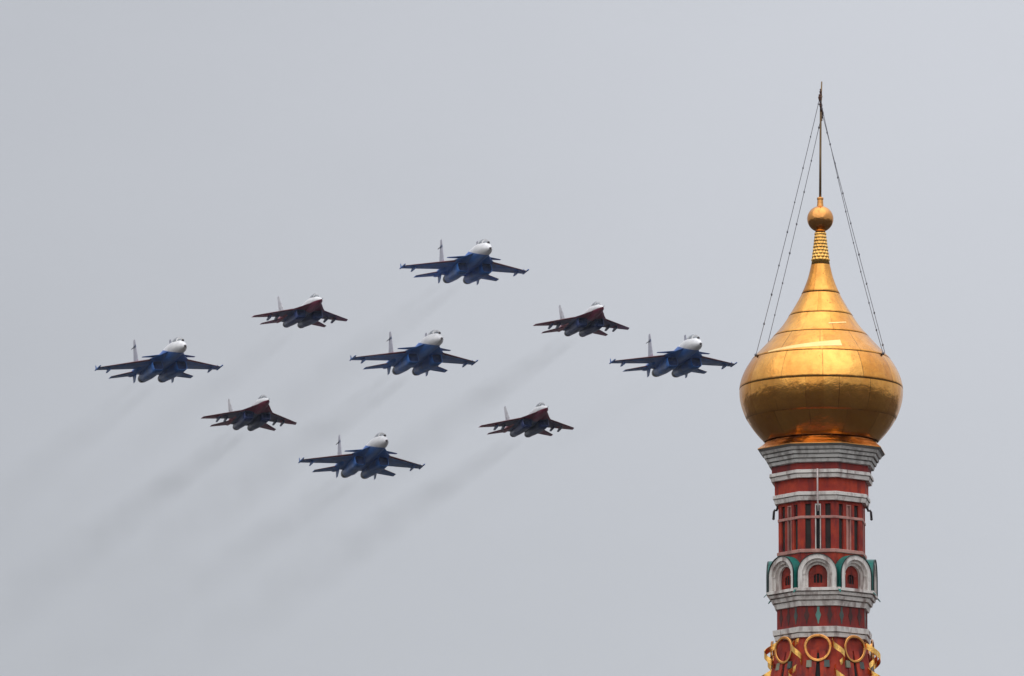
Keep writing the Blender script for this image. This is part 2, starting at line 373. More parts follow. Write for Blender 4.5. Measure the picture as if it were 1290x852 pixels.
# main drum: dark recessed slots between red pilasters
R_W = 57.0; AP = R_W * math.cos(PI / 8); HW = R_W * math.sin(PI / 8); RD = 2.6
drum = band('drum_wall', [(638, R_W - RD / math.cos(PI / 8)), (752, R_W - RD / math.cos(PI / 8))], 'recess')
bm = bmesh.new()
def facebox(bm, th, a0, a1, d0, d1, y0, y1, e=0):
    pts = []
    for y in (y0, y1):
        pts.append([fr(th, a0 * PX, d0 * PX, Z(y)), fr(th, a1 * PX, d0 * PX, Z(y)), fr(th, (a1 - e) * PX, d1 * PX, Z(y)), fr(th, (a0 + e) * PX, d1 * PX, Z(y))])
    loft(bm, pts)
for th in FACE:
    for a0, a1 in ((-9.3, -3.8), (3.8, 9.3)):
        facebox(bm, th, a0, a1, AP - RD - 0.5, AP, 642, 699.5, 0.3)
for th in VERT:                                         # a pilaster wrapping each corner
    c = [P(th - PI / 8, 0, 0)]
    pl = []
    for y in (642, 699.5):
        e0 = fr(th - PI / 8, 16.0 * PX, AP * PX, Z(y)); e1 = P(th, R_W * PX, Z(y)); e2 = fr(th + PI / 8, -16.0 * PX, AP * PX, Z(y))
        i0 = fr(th - PI / 8, 16.0 * PX, (AP - RD - .5) * PX, Z(y)); i2 = fr(th + PI / 8, -16.0 * PX, (AP - RD - .5) * PX, Z(y)); i1 = P(th, (R_W - RD - 1.5) * PX, Z(y))
        pl.append([e0, e1, e2, i2, i1, i0])
    loft(bm, pl)
obj('pilaster_wall', bm, M['red'], drum)
band('lintel_band', [(637.5, R_W), (642, R_W)], 'red', drum)
band('plinth_band', [(699.5, R_W), (752, R_W)], 'red', drum)
band('string_course', [(657.1, 57.6), (657.5, 58.0), (660.1, 58.0), (660.5, 57.6)], 'pink', drum)
band('string_course', [(698.8, 57.8), (699.4, 59.2), (703.0, 59.0), (703.6, 57.4)], 'pink', drum)
for k, th in enumerate(FACE):                           # slit window with two thin jambs in the middle of each face
    bm = bmesh.new()
    mats = [M['white'] if k in (0,) else M['pink'], M['black']]
    for a0, a1 in ((-3.8, -2.2), (2.2, 3.8)): facebox(bm, th, a0, a1, AP - 2.2, AP + 0.3, 644, 699.2, 0.2)
    facebox(bm, th, -3.8, 3.8, AP - 2.2, AP + 0.3, 642.2, 643.9, 0.2)
    w = obj('slit_window', bm, mats[0], tower)
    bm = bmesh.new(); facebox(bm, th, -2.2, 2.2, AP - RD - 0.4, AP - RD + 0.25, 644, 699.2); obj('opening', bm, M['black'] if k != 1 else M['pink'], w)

# white pipe down the front and two bent brackets
bm = bmesh.new(); tube(bm, [fr(rad(-6.3), 0, 65.2 * PX, Z(y)) for y in (600, 612, 622, 636)] + [fr(rad(-6.3), 0, 60 * PX, Z(644)), fr(rad(-6.3), 0, 57 * PX, Z(652))], 0.022, 8)
obj('downpipe', bm, M['white_paint'], tower, True)
for th in (rad(-88), rad(92)):
    bm = bmesh.new(); s = 1.0 if th < 0 else 1.03
    tube(bm, [P(th, r * s * PX, Z(y)) for r, y in ((55, 632), (55.5, 640), (57, 643.6), (59, 643.2), (60.2, 645.2), (60.8, 654))], 0.034, 8)
    ball(bm, P(th, 60.8 * s * PX, Z(654)), 0.04, 6)
    obj('bracket', bm, M['iron'], tower, True)

# ring of arched gables
DK = 66.5
def arch(r, yc, yb, n=18):
    pts = [(-r, Z(yb))]
    for i in range(n + 1):
        t = PI - PI * i / n; pts.append((r * math.cos(t), Z(yc) + r * math.sin(t) * PX))
    return pts + [(r, Z(yb))]
YC, YB = 731.2, 750.2                                   # arch centre and foot, as rows at the axis
def archring(bm, th, ro, ri, d0, d1, yb=YB):
    A, B = arch(ro, YC, yb), arch(ri, YC, yb)
    rings = []
    for (a, z), (a2, z2) in zip(A, B):
        rings.append([fr(th, a * PX, d0 * PX, z), fr(th, a * PX, d1 * PX, z), fr(th, a2 * PX, d1 * PX, z2), fr(th, a2 * PX, d0 * PX, z2)])
    loft(bm, rings)
kok0 = None
for k, th in enumerate(FACE):
    bm = bmesh.new()
    archring(bm, th, 24.2, 18.8, DK - 14, DK)
    kk = obj('arched_gable', bm, M['white'], tower)
    bm = bmesh.new(); archring(bm, th, 18.9, 15.4, DK - 14, DK - 3.5); archring(bm, th, 15.5, 12.0, DK - 14, DK - 7)
    for sx in (-1, 1): facebox(bm, th, sx * 17.2 - 2.2, sx * 17.2 + 2.2, DK - 6, DK - 2.4, 730, 732)
    obj('jamb', bm, M['white'], kk)
    # panel with a square hole, dark space behind
    bm = bmesh.new()
    o_ = [bm.verts.new(fr(th, a * PX, (DK - 10.5) * PX, z)) for a, z in arch(12.3, YC, YB)]
    i_ = [bm.verts.new(fr(th, a * PX, (DK - 10.5) * PX, Z(y))) for a, y in ((-5.4, 742), (-5.4, 733.5), (-4.2, 731.5), (-1.8, 730.4), (1.8, 730.4), (4.2, 731.5), (5.4, 733.5), (5.4, 742))]
    es = [bm.edges.new((vv[i], vv[(i + 1) % len(vv)])) for vv in (o_, i_) for i in range(len(vv))]
    bmesh.ops.triangle_fill(bm, use_beauty=True, edges=es)
    ex = bmesh.ops.extrude_face_region(bm, geom=bm.faces[:])
    dv = fr(th, 0, -1.6 * PX, 0)
    bmesh.ops.translate(bm, verts=[g_ for g_ in ex['geom'] if isinstance(g_, bmesh.types.BMVert)], vec=dv)
    for q in (-10.2, -8.2, 8.2, 10.2): facebox(bm, th, q - 0.45, q + 0.45, DK - 10.8, DK - 9.9, 733, 750)
    for q in (-2.2, 2.2): facebox(bm, th, q - 0.35, q + 0.35, DK - 12.2, DK - 11.4, 729.5, 742.5)
    pn = obj('niche_panel', bm, M['red_mid'], kk)
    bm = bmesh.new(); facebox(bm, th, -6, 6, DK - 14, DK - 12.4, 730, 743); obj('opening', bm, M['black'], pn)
    bm = bmesh.new(); archring(bm, th, 25.0, 24.25, DK - 17, DK - 0.4, YB - 0.5)
    sh_ = obj('roof_sheet', bm, M['green'], kk)
    bm = bmesh.new(); archring(bm, th, 24.95, 24.55, DK - 0.4, DK + 1.5, YB - 0.5); obj('gable_lip', bm, M['dark_green'], sh_)
for th in VERT:                                         # valley spouts between the gables
    bm = bmesh.new()
    rings = []
    for r, y, w in ((60, 744, 2.4), (68, 749, 2.2), (73, 751.5, 1.6), (76.5, 755, 0.8)):
        rings.append([P(th, r * PX, Z(y)) + fr(th, s * w * PX, 0, h * PX) for s, h in ((-1, 0), (1, 0), (1, -1), (-1, -1))])
    loft(bm, rings); obj('valley_spout', bm, M['green'], tower)
band('ledge', [(748.6, 70), (749.2, 73.2), (752.8, 73.2), (752.9, 67.5), (754.1, 67), (754.2, 70.8), (757.6, 69.6), (757.7, 64.5), (758.9, 64), (759, 67.4), (763.3, 65.8), (763.4, 61), (764.6, 60.6), (764.7, 63.6), (770.6, 61.8), (770.7, 58.8)], 'white')
fz = band('wall_band', [(770.8, 59.4), (798, 59.4)], 'red_dark')
AF = 59.4 * math.cos(PI / 8)
for th in FACE:                                         # glazed dagger tiles, three to a face
    k = FACE.index(th)
    for j, a in enumerate((-14.5, 0, 14.5)):
        bm = bmesh.new()
        sh = [(-1.6, 771.5), (1.6, 771.5), (1.6, 777), (3.6, 782), (1.2, 789), (0.6, 793), (-0.6, 793), (-1.2, 789), (-3.6, 782), (-1.6, 777)]
        loft(bm, [[fr(th, (a + x) * PX, d * PX, Z(y)) for x, y in sh] for d in (AF - 0.5, AF + 0.45)])
        obj('dagger_tile', bm, M['teal'] if (k + 2 * j) % 8 == 2 else M['dull_teal'] if (k + j) % 8 == 1 else M['umber'], fz)
band('moulding', [(796.6, 62), (797.4, 65.4), (803.6, 64.6), (803.7, 60.8), (804.9, 60.4), (805, 63.2), (809.8, 62.2), (809.9, 58)], 'white')

# tent roof: eight red faces with ribs, gilded rings and twisted ribbons
def RT(y): return 58.3 + (y - 811) * 0.235
tent = band('tent_roof', [(809.5, RT(810)), (1500, RT(1500))], 'red')
def fp(th, a, y, o=0.0):                                # point on a tent face
    return fr(th, a * PX, (RT(y) * math.cos(PI / 8) + o) * PX, Z(y))
def slab(bm, th, pts, o0, o1):
    loft(bm, [[fp(th, a, y, o) for a, y in pts] for o in (o0, o1)])
for th in FACE:
    bm = bmesh.new()                                    # raised panels either side of a central groove
    for s in (-1, 1):
        slab(bm, th, [(s * 1.2, 826), (s * 9.5, 826), (s * 13.5, 900), (s * 6.0, 900), (s * 2.4, 846)], -0.5, 2.4)
    obj('raised_panel', bm, M['red'], tent)
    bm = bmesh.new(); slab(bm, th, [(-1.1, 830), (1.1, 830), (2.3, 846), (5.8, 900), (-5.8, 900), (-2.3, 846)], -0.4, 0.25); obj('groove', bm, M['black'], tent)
    for j, (s, mm) in enumerate(((-1, 'sage'), (1, 'dull_teal'))):
        bm = bmesh.new(); slab(bm, th, [(s * 11 - 3.2, 839.6), (s * 11 + 3.2, 839.6), (s * 11.4 + 3.4, 848.6), (s * 11.4 - 3.4, 848.6)], -0.4, 2.8); obj('square_tile', bm, M[mm], tent)
    # gilded hoop standing off the face
    bm = bmesh.new(); N = 40; D0 = 63.0
    rings = []
    for i in range(N):
        t_ = 2 * PI * i / N; wb = 1 + 0.018 * math.sin(3 * t_ + th) ; cs, sn = math.cos(t_) * wb, math.sin(t_) * wb
        rings.append([fr(th, r * cs * PX, d * PX, Z(824.2) + r * sn * PX) for r, d in ((17.4, D0 - 1.3), (17.4, D0 + 0.7), (16.7, D0 + 1.2), (14.6, D0 + 1.1), (13.9, D0 + 0.5), (13.9, D0 - 1.3))])
    rings.append(rings[0]); loft(bm, rings, False, False); bmesh.ops.remove_doubles(bm, verts=bm.verts[:], dist=1e-5)
    obj('gilded_ring', bm, M['gold'], tower)
for th in VERT:
    bm = bmesh.new(); rings = []
    N = 150; A = 8.2; PER = 36.0
    for i in range(N + 1):
        y = 806 + (1000 - 806) * i / N
        ph = 2 * PI * (y - 828) / PER
        rc = RT(y) + 5.5
        # helix about the ridge: front of the turn moves towards +a as it descends
        a = A * math.sin(ph) * 0.85; o = rc + A * math.cos(ph)
        a2, o2 = a, o
        c0 = fr(th, a * PX, o * PX, Z(y))
        hw = 3.9 if i > 6 else 1.0 + 0.45 * i
        up = Vector((0, 0, hw * PX)); rad_ = fr(th, math.sin(ph), math.cos(ph), 0) * 0.5 * PX
        rings.append([c0 + up + rad_, c0 + up - rad_, c0 - up - rad_, c0 - up + rad_])
    loft(bm, rings); obj('gilded_ribbon', bm, M['bright_gold'], tower)
# what carries the tent, below the picture
zt = Z(1500); rt = RT(1500) * PX
bm = bmesh.new(); loft(bm, [[P(t, r, z) for t in VERT] for z, r in ((zt + 0.1, rt * 0.9), (zt - 0.1, rt + 0.3), (zt - 0.6, rt + 0.3), (zt - 0.6, rt), (0, rt + 0.4))]); obj('lower_storey', bm, M['chapel'], tower)

bm = bmesh.new(); loft(bm, [[P(t, r, z) for t in VERT] for z, r in ((17.5, rt + 0.2), (14.5, 14.5), (14.3, 15.2), (13.8, 15.2), (13.8, 14.6), (0, 14.8))]); obj('chapel_ring', bm, M['chapel'], tower)

# ------------------------------------------------------------------ fighter jets (body axes: X forward, Y to port, Z up; nose tip at the origin)
def flake(n, l, b, col, rough=0.38):
    b.inputs['Specular IOR Level'].default_value = 0.22
    l.new(col, b.inputs['Base Color']); b.inputs['Roughness'].default_value = rough
def grime(n, l, col):
    a = noise(n, l, 1.3, 5, stretch=(0.4, 1.5, 1.5))
    return mixc(n, l, 1.0, col, ramp(n, l, a.outputs['Fac'], [(0.3, (0.72, 0.72, 0.74)), (0.65, (1, 1, 1))]).outputs[0], 'MULTIPLY')
def xyz(n, l):
    t = n.new('ShaderNodeTexCoord'); s = n.new('ShaderNodeSeparateXYZ'); l.new(t.outputs['Object'], s.inputs[0]); return s.outputs
BLUE = (0.040, 0.170, 0.53); NAVY = (0.028, 0.052, 0.17); RED = (0.25, 0.020, 0.060); WHITE = (0.86, 0.86, 0.86)
# blue jets: white nose and back of the nose, everything under the sloping line blue
m, n, l, b = newmat('blue_and_white_livery'); X, Y, Zc = xyz(n, l)
line = math_(n, l, 'ADD', math_(n, l, 'MULTIPLY', X, -0.235), -0.95)
msk = math_(n, l, 'GREATER_THAN', Zc, line)
col = mixc(n, l, msk, BLUE, WHITE)
col = mixc(n, l, math_(n, l, 'GREATER_THAN', X, -0.28), col, (0.12, 0.10, 0.11))
flake(n, l, b, grime(n, l, col)); M['blue_livery'] = m
m, n, l, b = newmat('blue_paint'); X, Y, Zc = xyz(n, l)
flake(n, l, b, grime(n, l, mixc(n, l, math_(n, l, 'LESS_THAN', noise(n, l, 0.5, 2).outputs['Fac'], 0.5), BLUE, (0.036, 0.140, 0.43)))); M['blue'] = m
m, n, l, b = newmat('dark_red_edge'); flake(n, l, b, grime(n, l, mixc(n, l, 0.0, (0.16, 0.02, 0.035), RED))); M['red_edge'] = m
m, n, l, b = newmat('white_fin_paint'); X, Y, Zc = xyz(n, l)
col = mixc(n, l, math_(n, l, 'LESS_THAN', Zc, 1.3), (0.44, 0.43, 0.47), (0.48, 0.36, 0.42))
bandm = math_(n, l, 'MULTIPLY', math_(n, l, 'GREATER_THAN', Zc, 2.95), math_(n, l, 'LESS_THAN', Zc, 3.3))
col = mixc(n, l, bandm, col, (0.10, 0.12, 0.2))
flake(n, l, b, grime(n, l, col)); M['fin'] = m
# red jets: white upper side, red nose sides and edges, navy belly
m, n, l, b = newmat('red_and_white_livery'); X, Y, Zc = xyz(n, l)
wob = math_(n, l, 'MULTIPLY', math_(n, l, 'SUBTRACT', noise(n, l, 0.8, 2).outputs['Fac'], 0.5), 1.6)
redf = math_(n, l, 'GREATER_THAN', math_(n, l, 'ADD', X, wob), -6.6)
col = mixc(n, l, redf, NAVY, RED)
line = math_(n, l, 'ADD', math_(n, l, 'MULTIPLY', X, -0.05), -0.08)
rear = math_(n, l, 'MULTIPLY', math_(n, l, 'LESS_THAN', X, -10.2), math_(n, l, 'GREATER_THAN', math_(n, l, 'ABSOLUTE', Y), 1.75))
col = mixc(n, l, rear, col, (0.42, 0.10, 0.13))  # rear sides painted pinker than the red, as if lit from the side
col = mixc(n, l, math_(n, l, 'GREATER_THAN', Zc, line), col, WHITE)
flake(n, l, b, grime(n, l, col)); M['red_livery'] = m
m, n, l, b = newmat('navy_paint_with_red_tips'); X, Y, Zc = xyz(n, l)
ay = math_(n, l, 'ADD', math_(n, l, 'ABSOLUTE', Y), math_(n, l, 'MULTIPLY', math_(n, l, 'SUBTRACT', noise(n, l, 0.9, 2).outputs['Fac'], 0.5), 2.2))
col = mixc(n, l, math_(n, l, 'GREATER_THAN', ay, 3.7), (0.075, 0.042, 0.13), (0.34, 0.024, 0.08))
flake(n, l, b, grime(n, l, col)); M['navy_wing'] = m
m, n, l, b = newmat('maroon_paint'); flake(n, l, b, grime(n, l, mixc(n, l, noise(n, l, 0.9, 3).outputs['Fac'], (0.40, 0.024, 0.08), (0.13, 0.035, 0.09)))); M['maroon'] = m
m, n, l, b = newmat('navy_paint'); flake(n, l, b, grime(n, l, mixc(n, l, 0.0, NAVY, RED))); M['navy'] = m
m, n, l, b = newmat('red_paint'); flake(n, l, b, grime(n, l, mixc(n, l, 0.0, RED, NAVY))); M['red_paint'] = m
m, n, l, b = newmat('pale_fin_paint'); X, Y, Zc = xyz(n, l)
spots = math_(n, l, 'GREATER_THAN', noise(n, l, 1.6, 2).outputs['Fac'], 0.60)
col = mixc(n, l, spots, (0.78, 0.78, 0.79), (0.40, 0.40, 0.43))
col = mixc(n, l, math_(n, l, 'LESS_THAN', Zc, 0.55), col, (0.40, 0.10, 0.12))  # fin foot carries the same side-lit pink in its colour
flake(n, l, b, grime(n, l, col)); M['pale_fin'] = m
m, n, l, b = newmat('canopy_glass'); b.inputs['Base Color'].default_value = (0.16, 0.18, 0.20, 1); b.inputs['Roughness'].default_value = 0.08; b.inputs['Specular IOR Level'].default_value = 0.9; M['canopy'] = m
m, n, l, b = newmat('dark_blue_duct'); flake(n, l, b, grime(n, l, mixc(n, l, 0.0, (0.026, 0.050, 0.14), NAVY)), 0.5); M['duct'] = m
M['nozzle'] = paint('burnt_nozzle_metal', (0.10, 0.095, 0.10), 0.45, 0.7, 0.4)
M['white_hull'] = paint('white_jet_paint', (0.75, 0.75, 0.76), 0.35)

def sec(x, hw, hh, zc=0.0, yc=0.0, e=2.0, n=20, shear=0.0):
    r = []
    for k in range(n):
        t = 2 * PI * k / n; c, s = math.cos(t), math.sin(t)
        a = hw * math.copysign(abs(c) ** (2 / e), c); h = hh * math.copysign(abs(s) ** (2 / e), s)
        r.append(Vector((x + shear * h, yc + a, zc + h)))
    return r
def body(bm, tab, **k):
    loft(bm, [sec(*t, **k) for t in tab])
def surf(bm, stations, red=True):
    # stations: (LE point, TE point, thickness direction, thickness); a thin double-wedge wing, first strip is the leading edge
    rings = []
    for le, te, up, th in stations:
        le, te, up = Vector(le), Vector(te), Vector(up)
        q = lambda f: le.lerp(te, f)
        rings.append([le, q(.07) + up * th * .35, q(.4) + up * th * .5, te + up * th * .06, te - up * th * .06, q(.4) - up * th * .5, q(.07) - up * th * .35])
    loft(bm, rings, midx=(lambda i, j: 1 if j in (0, 6) else 0))

def blue_jet(root):
    bm = bmesh.new()
    body(bm, [(0, .03, .03, 0.0), (-.35, .17, .17, 0.03), (-1.1, .42, .43, .12), (-2.2, .66, .70, .28), (-3.4, .78, .86, .42), (-5, .84, .98, .52), (-7, .88, 1.02, .55), (-9, .95, .95, .5), (-12, 1.05, .72, .38), (-15, .9, .5, .22), (-17.5, .5, .36, .1), (-19.6, .36, .30, .0), (-20.6, .22, .2, .0), (-20.9, .06, .06, 0)], n=28)
    # lifting body with leading-edge extensions, and the two tail booms
    body(bm, [(-5.4, .8, .05, .35), (-6.6, 1.25, .13, .3), (-8, 1.75, .22, .22), (-9.4, 2.35, .30, .14), (-11, 2.55, .36, .08), (-14.5, 2.6, .34, .02), (-17, 2.5, .26, 0), (-18.2, 2.3, .1, 0)], n=20, e=1.7)
    for s in (-1, 1):
        loft(bm, [sec(x, w, h, z, s * 2.45) for x, w, h, z in ((-13.4, .2, .1, .05), (-15, .42, .3, .05), (-18.4, .42, .24, -.02), (-19.4, .25, .08, -.05))])
    obj('fuselage', bm, M['blue_livery'], root, True)
    bm = bmesh.new(); body(bm, [(-2.55, .12, .08, 1.0), (-3.1, .42, .4, 1.05), (-4.0, .5, .62, 1.12), (-5.2, .5, .66, 1.15), (-6.4, .44, .5, 1.15), (-7.6, .3, .28, 1.2), (-8.6, .1, .08, 1.3)], n=20)
    cp = obj('canopy', bm, M['canopy'], root, True)
    bm = bmesh.new()
    bm.free()
    for x, w, h in ((-3.05, .44, .43), (-4.75, .525, .68), (-6.7, .44, .47)):
        bm = bmesh.new(); loft(bm, [sec(x + d, w, h, 1.1) for d in (-.12, .12)]); obj('canopy_frame', bm, M['white_hull'], cp)
    bm = bmesh.new(); ball(bm, Vector((-2.15, .18, 1.02)), .16, 8); obj('sensor_ball', bm, M['iron'], root, True)
    for s in (-1, 1):
        bm = bmesh.new(); surf(bm, [((-9.0, s * 2.2, .06), (-14.9, s * 2.2, .06), (0, 0, 1), .36), ((-13.75, s * 7.25, .06), (-15.75, s * 7.25, .06), (0, 0, 1), .1)])
        w = obj('wing', bm, [M['blue'], M['red_edge']], root)
        bm = bmesh.new(); body(bm, [(-12.9, .03, .03, .1), (-13.3, .085, .085, .1), (-15.9, .085, .085, .1), (-16.3, .04, .04, .1)], yc=s * 7.33, n=10)
        surf(bm, [((-15.1, s * 7.33, .1), (-15.9, s * 7.33, .1), (0, 1, 0), .06), ((-15.6, s * 7.33, .62), (-15.95, s * 7.33, .62), (0, 1, 0), .03)])
        obj('wingtip_rail', bm, M['blue'], w)
        bm = bmesh.new(); body(bm, [(-13.2, .03, .05, -.3), (-13.7, .08, .16, -.22), (-15.2, .08, .18, -.2), (-15.8, .03, .06, -.24)], yc=s * 6.1, n=10)
        obj('pylon', bm, M['blue'], w)
        bm = bmesh.new(); surf(bm, [((-7.3, s * 1.2, .33), (-9.3, s * 1.3, .33), (0, 0, 1), .12), ((-9.0, s * 3.15, .40), (-9.65, s * 3.15, .40), (0, 0, 1), .05)])
        obj('canard', bm, [M['blue'], M['blue']], root)
        bm = bmesh.new(); surf(bm, [((-15.9, s * 2.7, -.05), (-19.3, s * 2.7, -.05), (0, 0, 1), .2), ((-18.3, s * 4.95, -.2), (-19.9, s * 4.95, -.2), (0, 0, 1), .06)])
        obj('tailplane', bm, [M['blue'], M['red_edge']], root)
        bm = bmesh.new(); surf(bm, [((-14.8, s * 2.3, .2), (-18.0, s * 2.3, .2), (0, 1, 0), .24), ((-17.2, s * 2.15, 4.0), (-18.1, s * 2.15, 4.0), (0, 1, 0), .07)])
        fn = obj('tail_fin', bm, [M['fin'], M['fin']], root)
        bm = bmesh.new(); body(bm, [(-17.0, .03, .03, 3.1), (-17.3, .045, .045, 3.1), (-18.4, .045, .045, 3.1), (-18.9, .03, .03, 3.1)], yc=s * 2.27, n=8); obj('fin_antenna', bm, M['iron'], fn)
        bm = bmesh.new(); surf(bm, [((-16.4, s * 2.3, -.2), (-18.6, s * 2.3, -.2), (0, 1, 0), .14), ((-17.4, s * 2.3, -1.05), (-18.4, s * 2.3, -1.05), (0, 1, 0), .05)]); obj('ventral_fin', bm, [M['blue'], M['blue']], root)
        bm = bmesh.new()
        R0 = [(-8.7, .58, .62, -.72, 4.5, -.75), (-10.2, .6, .66, -.74, 4.5, 0), (-12, .64, .66, -.68, 3.5, 0), (-14.5, .68, .66, -.6, 2.6, 0), (-17.4, .62, .58, -.48, 2.0, 0)]
        rings = [sec(x, w, h, z, s * (1.42 - .014 * (-8.7 - x) * 2), e, 24, sh) for x, w, h, z, e, sh in R0]
        inner = [Vector((v_.x - .5, s * 1.42 + (v_.y - s * 1.42) * .72, -.72 + (v_.z + .72) * .72)) for v_ in rings[0]]
        lip = [Vector((v_.x, s * 1.42 + (v_.y - s * 1.42) * .93, -.72 + (v_.z + .72) * .93)) for v_ in rings[0]]
        loft(bm, [lip] + rings, False, True)
        nc = obj('engine_nacelle', bm, M['blue'], root, True)
        bm = bmesh.new(); loft(bm, [lip, inner], False, True); obj('intake', bm, M['duct'], nc, True)
        bm = bmesh.new(); yc = s * 1.2
        rr = [sec(-17.3, .60, .57, -.47, yc), sec(-18.1, .58, .56, -.46, yc), sec(-18.9, .46, .45, -.44, yc), sec(-18.85, .4, .39, -.44, yc), sec(-18.2, .38, .37, -.44, yc)]
        loft(bm, rr, False, True); obj('nozzle', bm, M['nozzle'], nc, True)
        # outer spine pod along the nacelle, and the gear bay fairing
    bm = bmesh.new(); tube(bm, [(.0, 0, 0), (.55, 0, -.02)], .025, 6); obj('nose_probe', bm, M['iron'], root)

def red_jet(root):
    bm = bmesh.new()
    body(bm, [(0, .03, .03, -.08), (-.4, .17, .17, -.05), (-1.2, .38, .38, .0), (-2.4, .54, .56, .12), (-3.6, .6, .72, .22), (-5, .62, .82, .28), (-6.5, .66, .78, .3), (-9, .75, .6, .28), (-12, .6, .42, .22), (-14.2, .35, .22, .15), (-15.4, .12, .08, .12)], n=28)
    body(bm, [(-2.9, .56, .05, .0), (-4.2, .95, .11, .0), (-5.6, 1.35, .18, .0), (-7.2, 1.9, .26, .0), (-8.6, 2.1, .32, .0), (-11.5, 2.1, .30, .0), (-13.6, 1.85, .22, .0), (-15, 1.75, .1, .0)], n=20, e=1.7)
    for s in (-1, 1):
        loft(bm, [sec(x, w, h, z, s * 1.85) for x, w, h, z in ((-10.6, .12, .1, .1), (-12, .3, .26, .1), (-14.6, .3, .22, .05), (-15.6, .18, .1, .0))])
    obj('fuselage', bm, M['red_livery'], root, True)
    bm = bmesh.new()
    for s in (-1, 1):                                   # red sharp edge of the root extensions
        loft(bm, [[Vector((x, s * (y - .22), z + .05)), Vector((x, s * (y + .03), z)), Vector((x, s * (y - .22), z - .12))] for x, y, z in ((-2.9, .6, 0), (-4.2, 1.0, 0), (-5.6, 1.4, 0), (-7.3, 1.97, 0))])
    obj('strake_edge', bm, M['red_paint'], root)
    bm = bmesh.new(); body(bm, [(-2.3, .1, .07, .62), (-2.8, .34, .3, .68), (-3.6, .4, .5, .76), (-4.5, .38, .48, .82), (-5.6, .28, .3, .9), (-6.6, .1, .08, 1.0)], n=20)
    cp = obj('canopy', bm, M['canopy'], root, True)
    bm = bmesh.new()
    bm.free()
    for x, w, h in ((-2.85, .355, .33), (-4.4, .40, .50)):
        bm = bmesh.new(); loft(bm, [sec(x + d, w, h, .75) for d in (-.07, .07)]); obj('canopy_frame', bm, M['white_hull'], cp)
    for s in (-1, 1):
        bm = bmesh.new(); surf(bm, [((-7.1, s * 1.8, .03), (-12.0, s * 1.8, .03), (0, 0, 1), .3), ((-10.9, s * 5.6, -.2), (-12.2, s * 5.7, -.2), (0, 0, 1), .08)])
        w = obj('wing', bm, [M['navy_wing'], M['red_edge']], root)
        for yy, zz in ((2.95, -.35), (3.85, -.4)):
            bm = bmesh.new(); body(bm, [(-9.6, .03, .05, zz + .05), (-10.1, .09, .2, zz), (-11.6, .09, .22, zz - .02), (-12.3, .03, .08, zz)], yc=s * yy, n=10)
            obj('pylon', bm, M['navy'], w)
        bm = bmesh.new(); surf(bm, [((-12.3, s * 1.9, -.05), (-15.5, s * 1.9, -.05), (0, 0, 1), .18), ((-14.8, s * 3.89, -.3), (-15.9, s * 3.89, -.3), (0, 0, 1), .05)])
        obj('tailplane', bm, [M['maroon'], M['red_edge']], root)
        bm = bmesh.new(); surf(bm, [((-11.2, s * 1.85, .15), (-14.3, s * 1.85, .15), (0, 1, 0), .2), ((-13.5, s * 2.1, 2.75), (-14.4, s * 2.1, 2.75), (0, 1, 0), .05)])
        obj('tail_fin', bm, [M['pale_fin'], M['pale_fin']], root)
        bm = bmesh.new(); Y0 = 1.02
        R0 = [(-6.4, .5, .52, -.58, 4.5, -.75), (-7.8, .52, .56, -.6, 4.5, 0), (-9.5, .54, .58, -.55, 3.2, 0), (-12, .56, .56, -.42, 2.3, 0), (-14.2, .5, .48, -.3, 2.0, 0)]
        rings = [sec(x, w, h, z, s * (Y0 - .018 * (-6.4 - x)), e, 24, sh) for x, w, h, z, e, sh in R0]
        lip = [Vector((v_.x, s * Y0 + (v_.y - s * Y0) * .93, -.58 + (v_.z + .58) * .93)) for v_ in rings[0]]
        inner = [Vector((v_.x - .4, s * Y0 + (v_.y - s * Y0) * .7, -.58 + (v_.z + .58) * .7)) for v_ in rings[0]]
        loft(bm, [lip] + rings, False, True)
        nc = obj('engine_nacelle', bm, M['navy'], root, True)
        bm = bmesh.new(); loft(bm, [lip, inner], False, True); obj('intake', bm, M['duct'], nc, True)
        bm = bmesh.new(); yc = s * .88
        rr = [sec(-14.1, .49, .47, -.3, yc), sec(-14.7, .47, .46, -.3, yc), sec(-15.3, .38, .37, -.28, yc), sec(-15.25, .33, .32, -.28, yc), sec(-14.7, .31, .3, -.28, yc)]
        loft(bm, rr, False, True); obj('nozzle', bm, M['nozzle'], nc, True)
    bm = bmesh.new(); tube(bm, [(-.02, 0, -.08), (.7, 0, -.09)], .025, 6); obj('nose_probe', bm, M['iron'], root)

def attitude(h, p, r):
    fw = Vector((math.sin(h) * math.cos(p), -math.cos(h) * math.cos(p), math.sin(p)))
    l0 = Vector((math.cos(h), math.sin(h), 0)); u0 = fw.cross(l0)
    lf = math.cos(r) * l0 + math.sin(r) * u0; up = fw.cross(lf)
    return Matrix((fw, lf, up)).transposed()
def copy_tree(o, parent=None):
    c = o.copy(); C.objects.link(c)
    if parent: c.parent = parent
    for ch in o.children: copy_tree(ch, c)
    return c
BLUES = [
    ((12.33, 0.56, -0.43), (-2.43, 1142.18, 198.51), 'blue white-nosed fighter jet flying topmost of the nine jets', 'the topmost blue jet', 1.0),
    ((13.53, 1.64, -0.01), (-8.08, 1152.36, 189.65), 'blue white-nosed fighter jet in the middle of the diamond formation', 'the blue jet in the middle', 1.5),
    ((14.20, 1.80, 2.50), (-37.85, 1154.27, 189.11), 'blue white-nosed fighter jet flying farthest from the golden dome', 'the blue jet farthest from the dome', 0.8),
    ((12.63, 2.72, -1.07), (-14.67, 1170.38, 180.42), 'blue white-nosed fighter jet flying lowest of the nine jets', 'the lowest blue jet', 0.9),
    ((11.93, 0.46, 0.40), (22.01, 1157.82, 189.92), 'blue white-nosed fighter jet flying nearest to the golden dome', 'the blue jet nearest the dome', 0.25)]
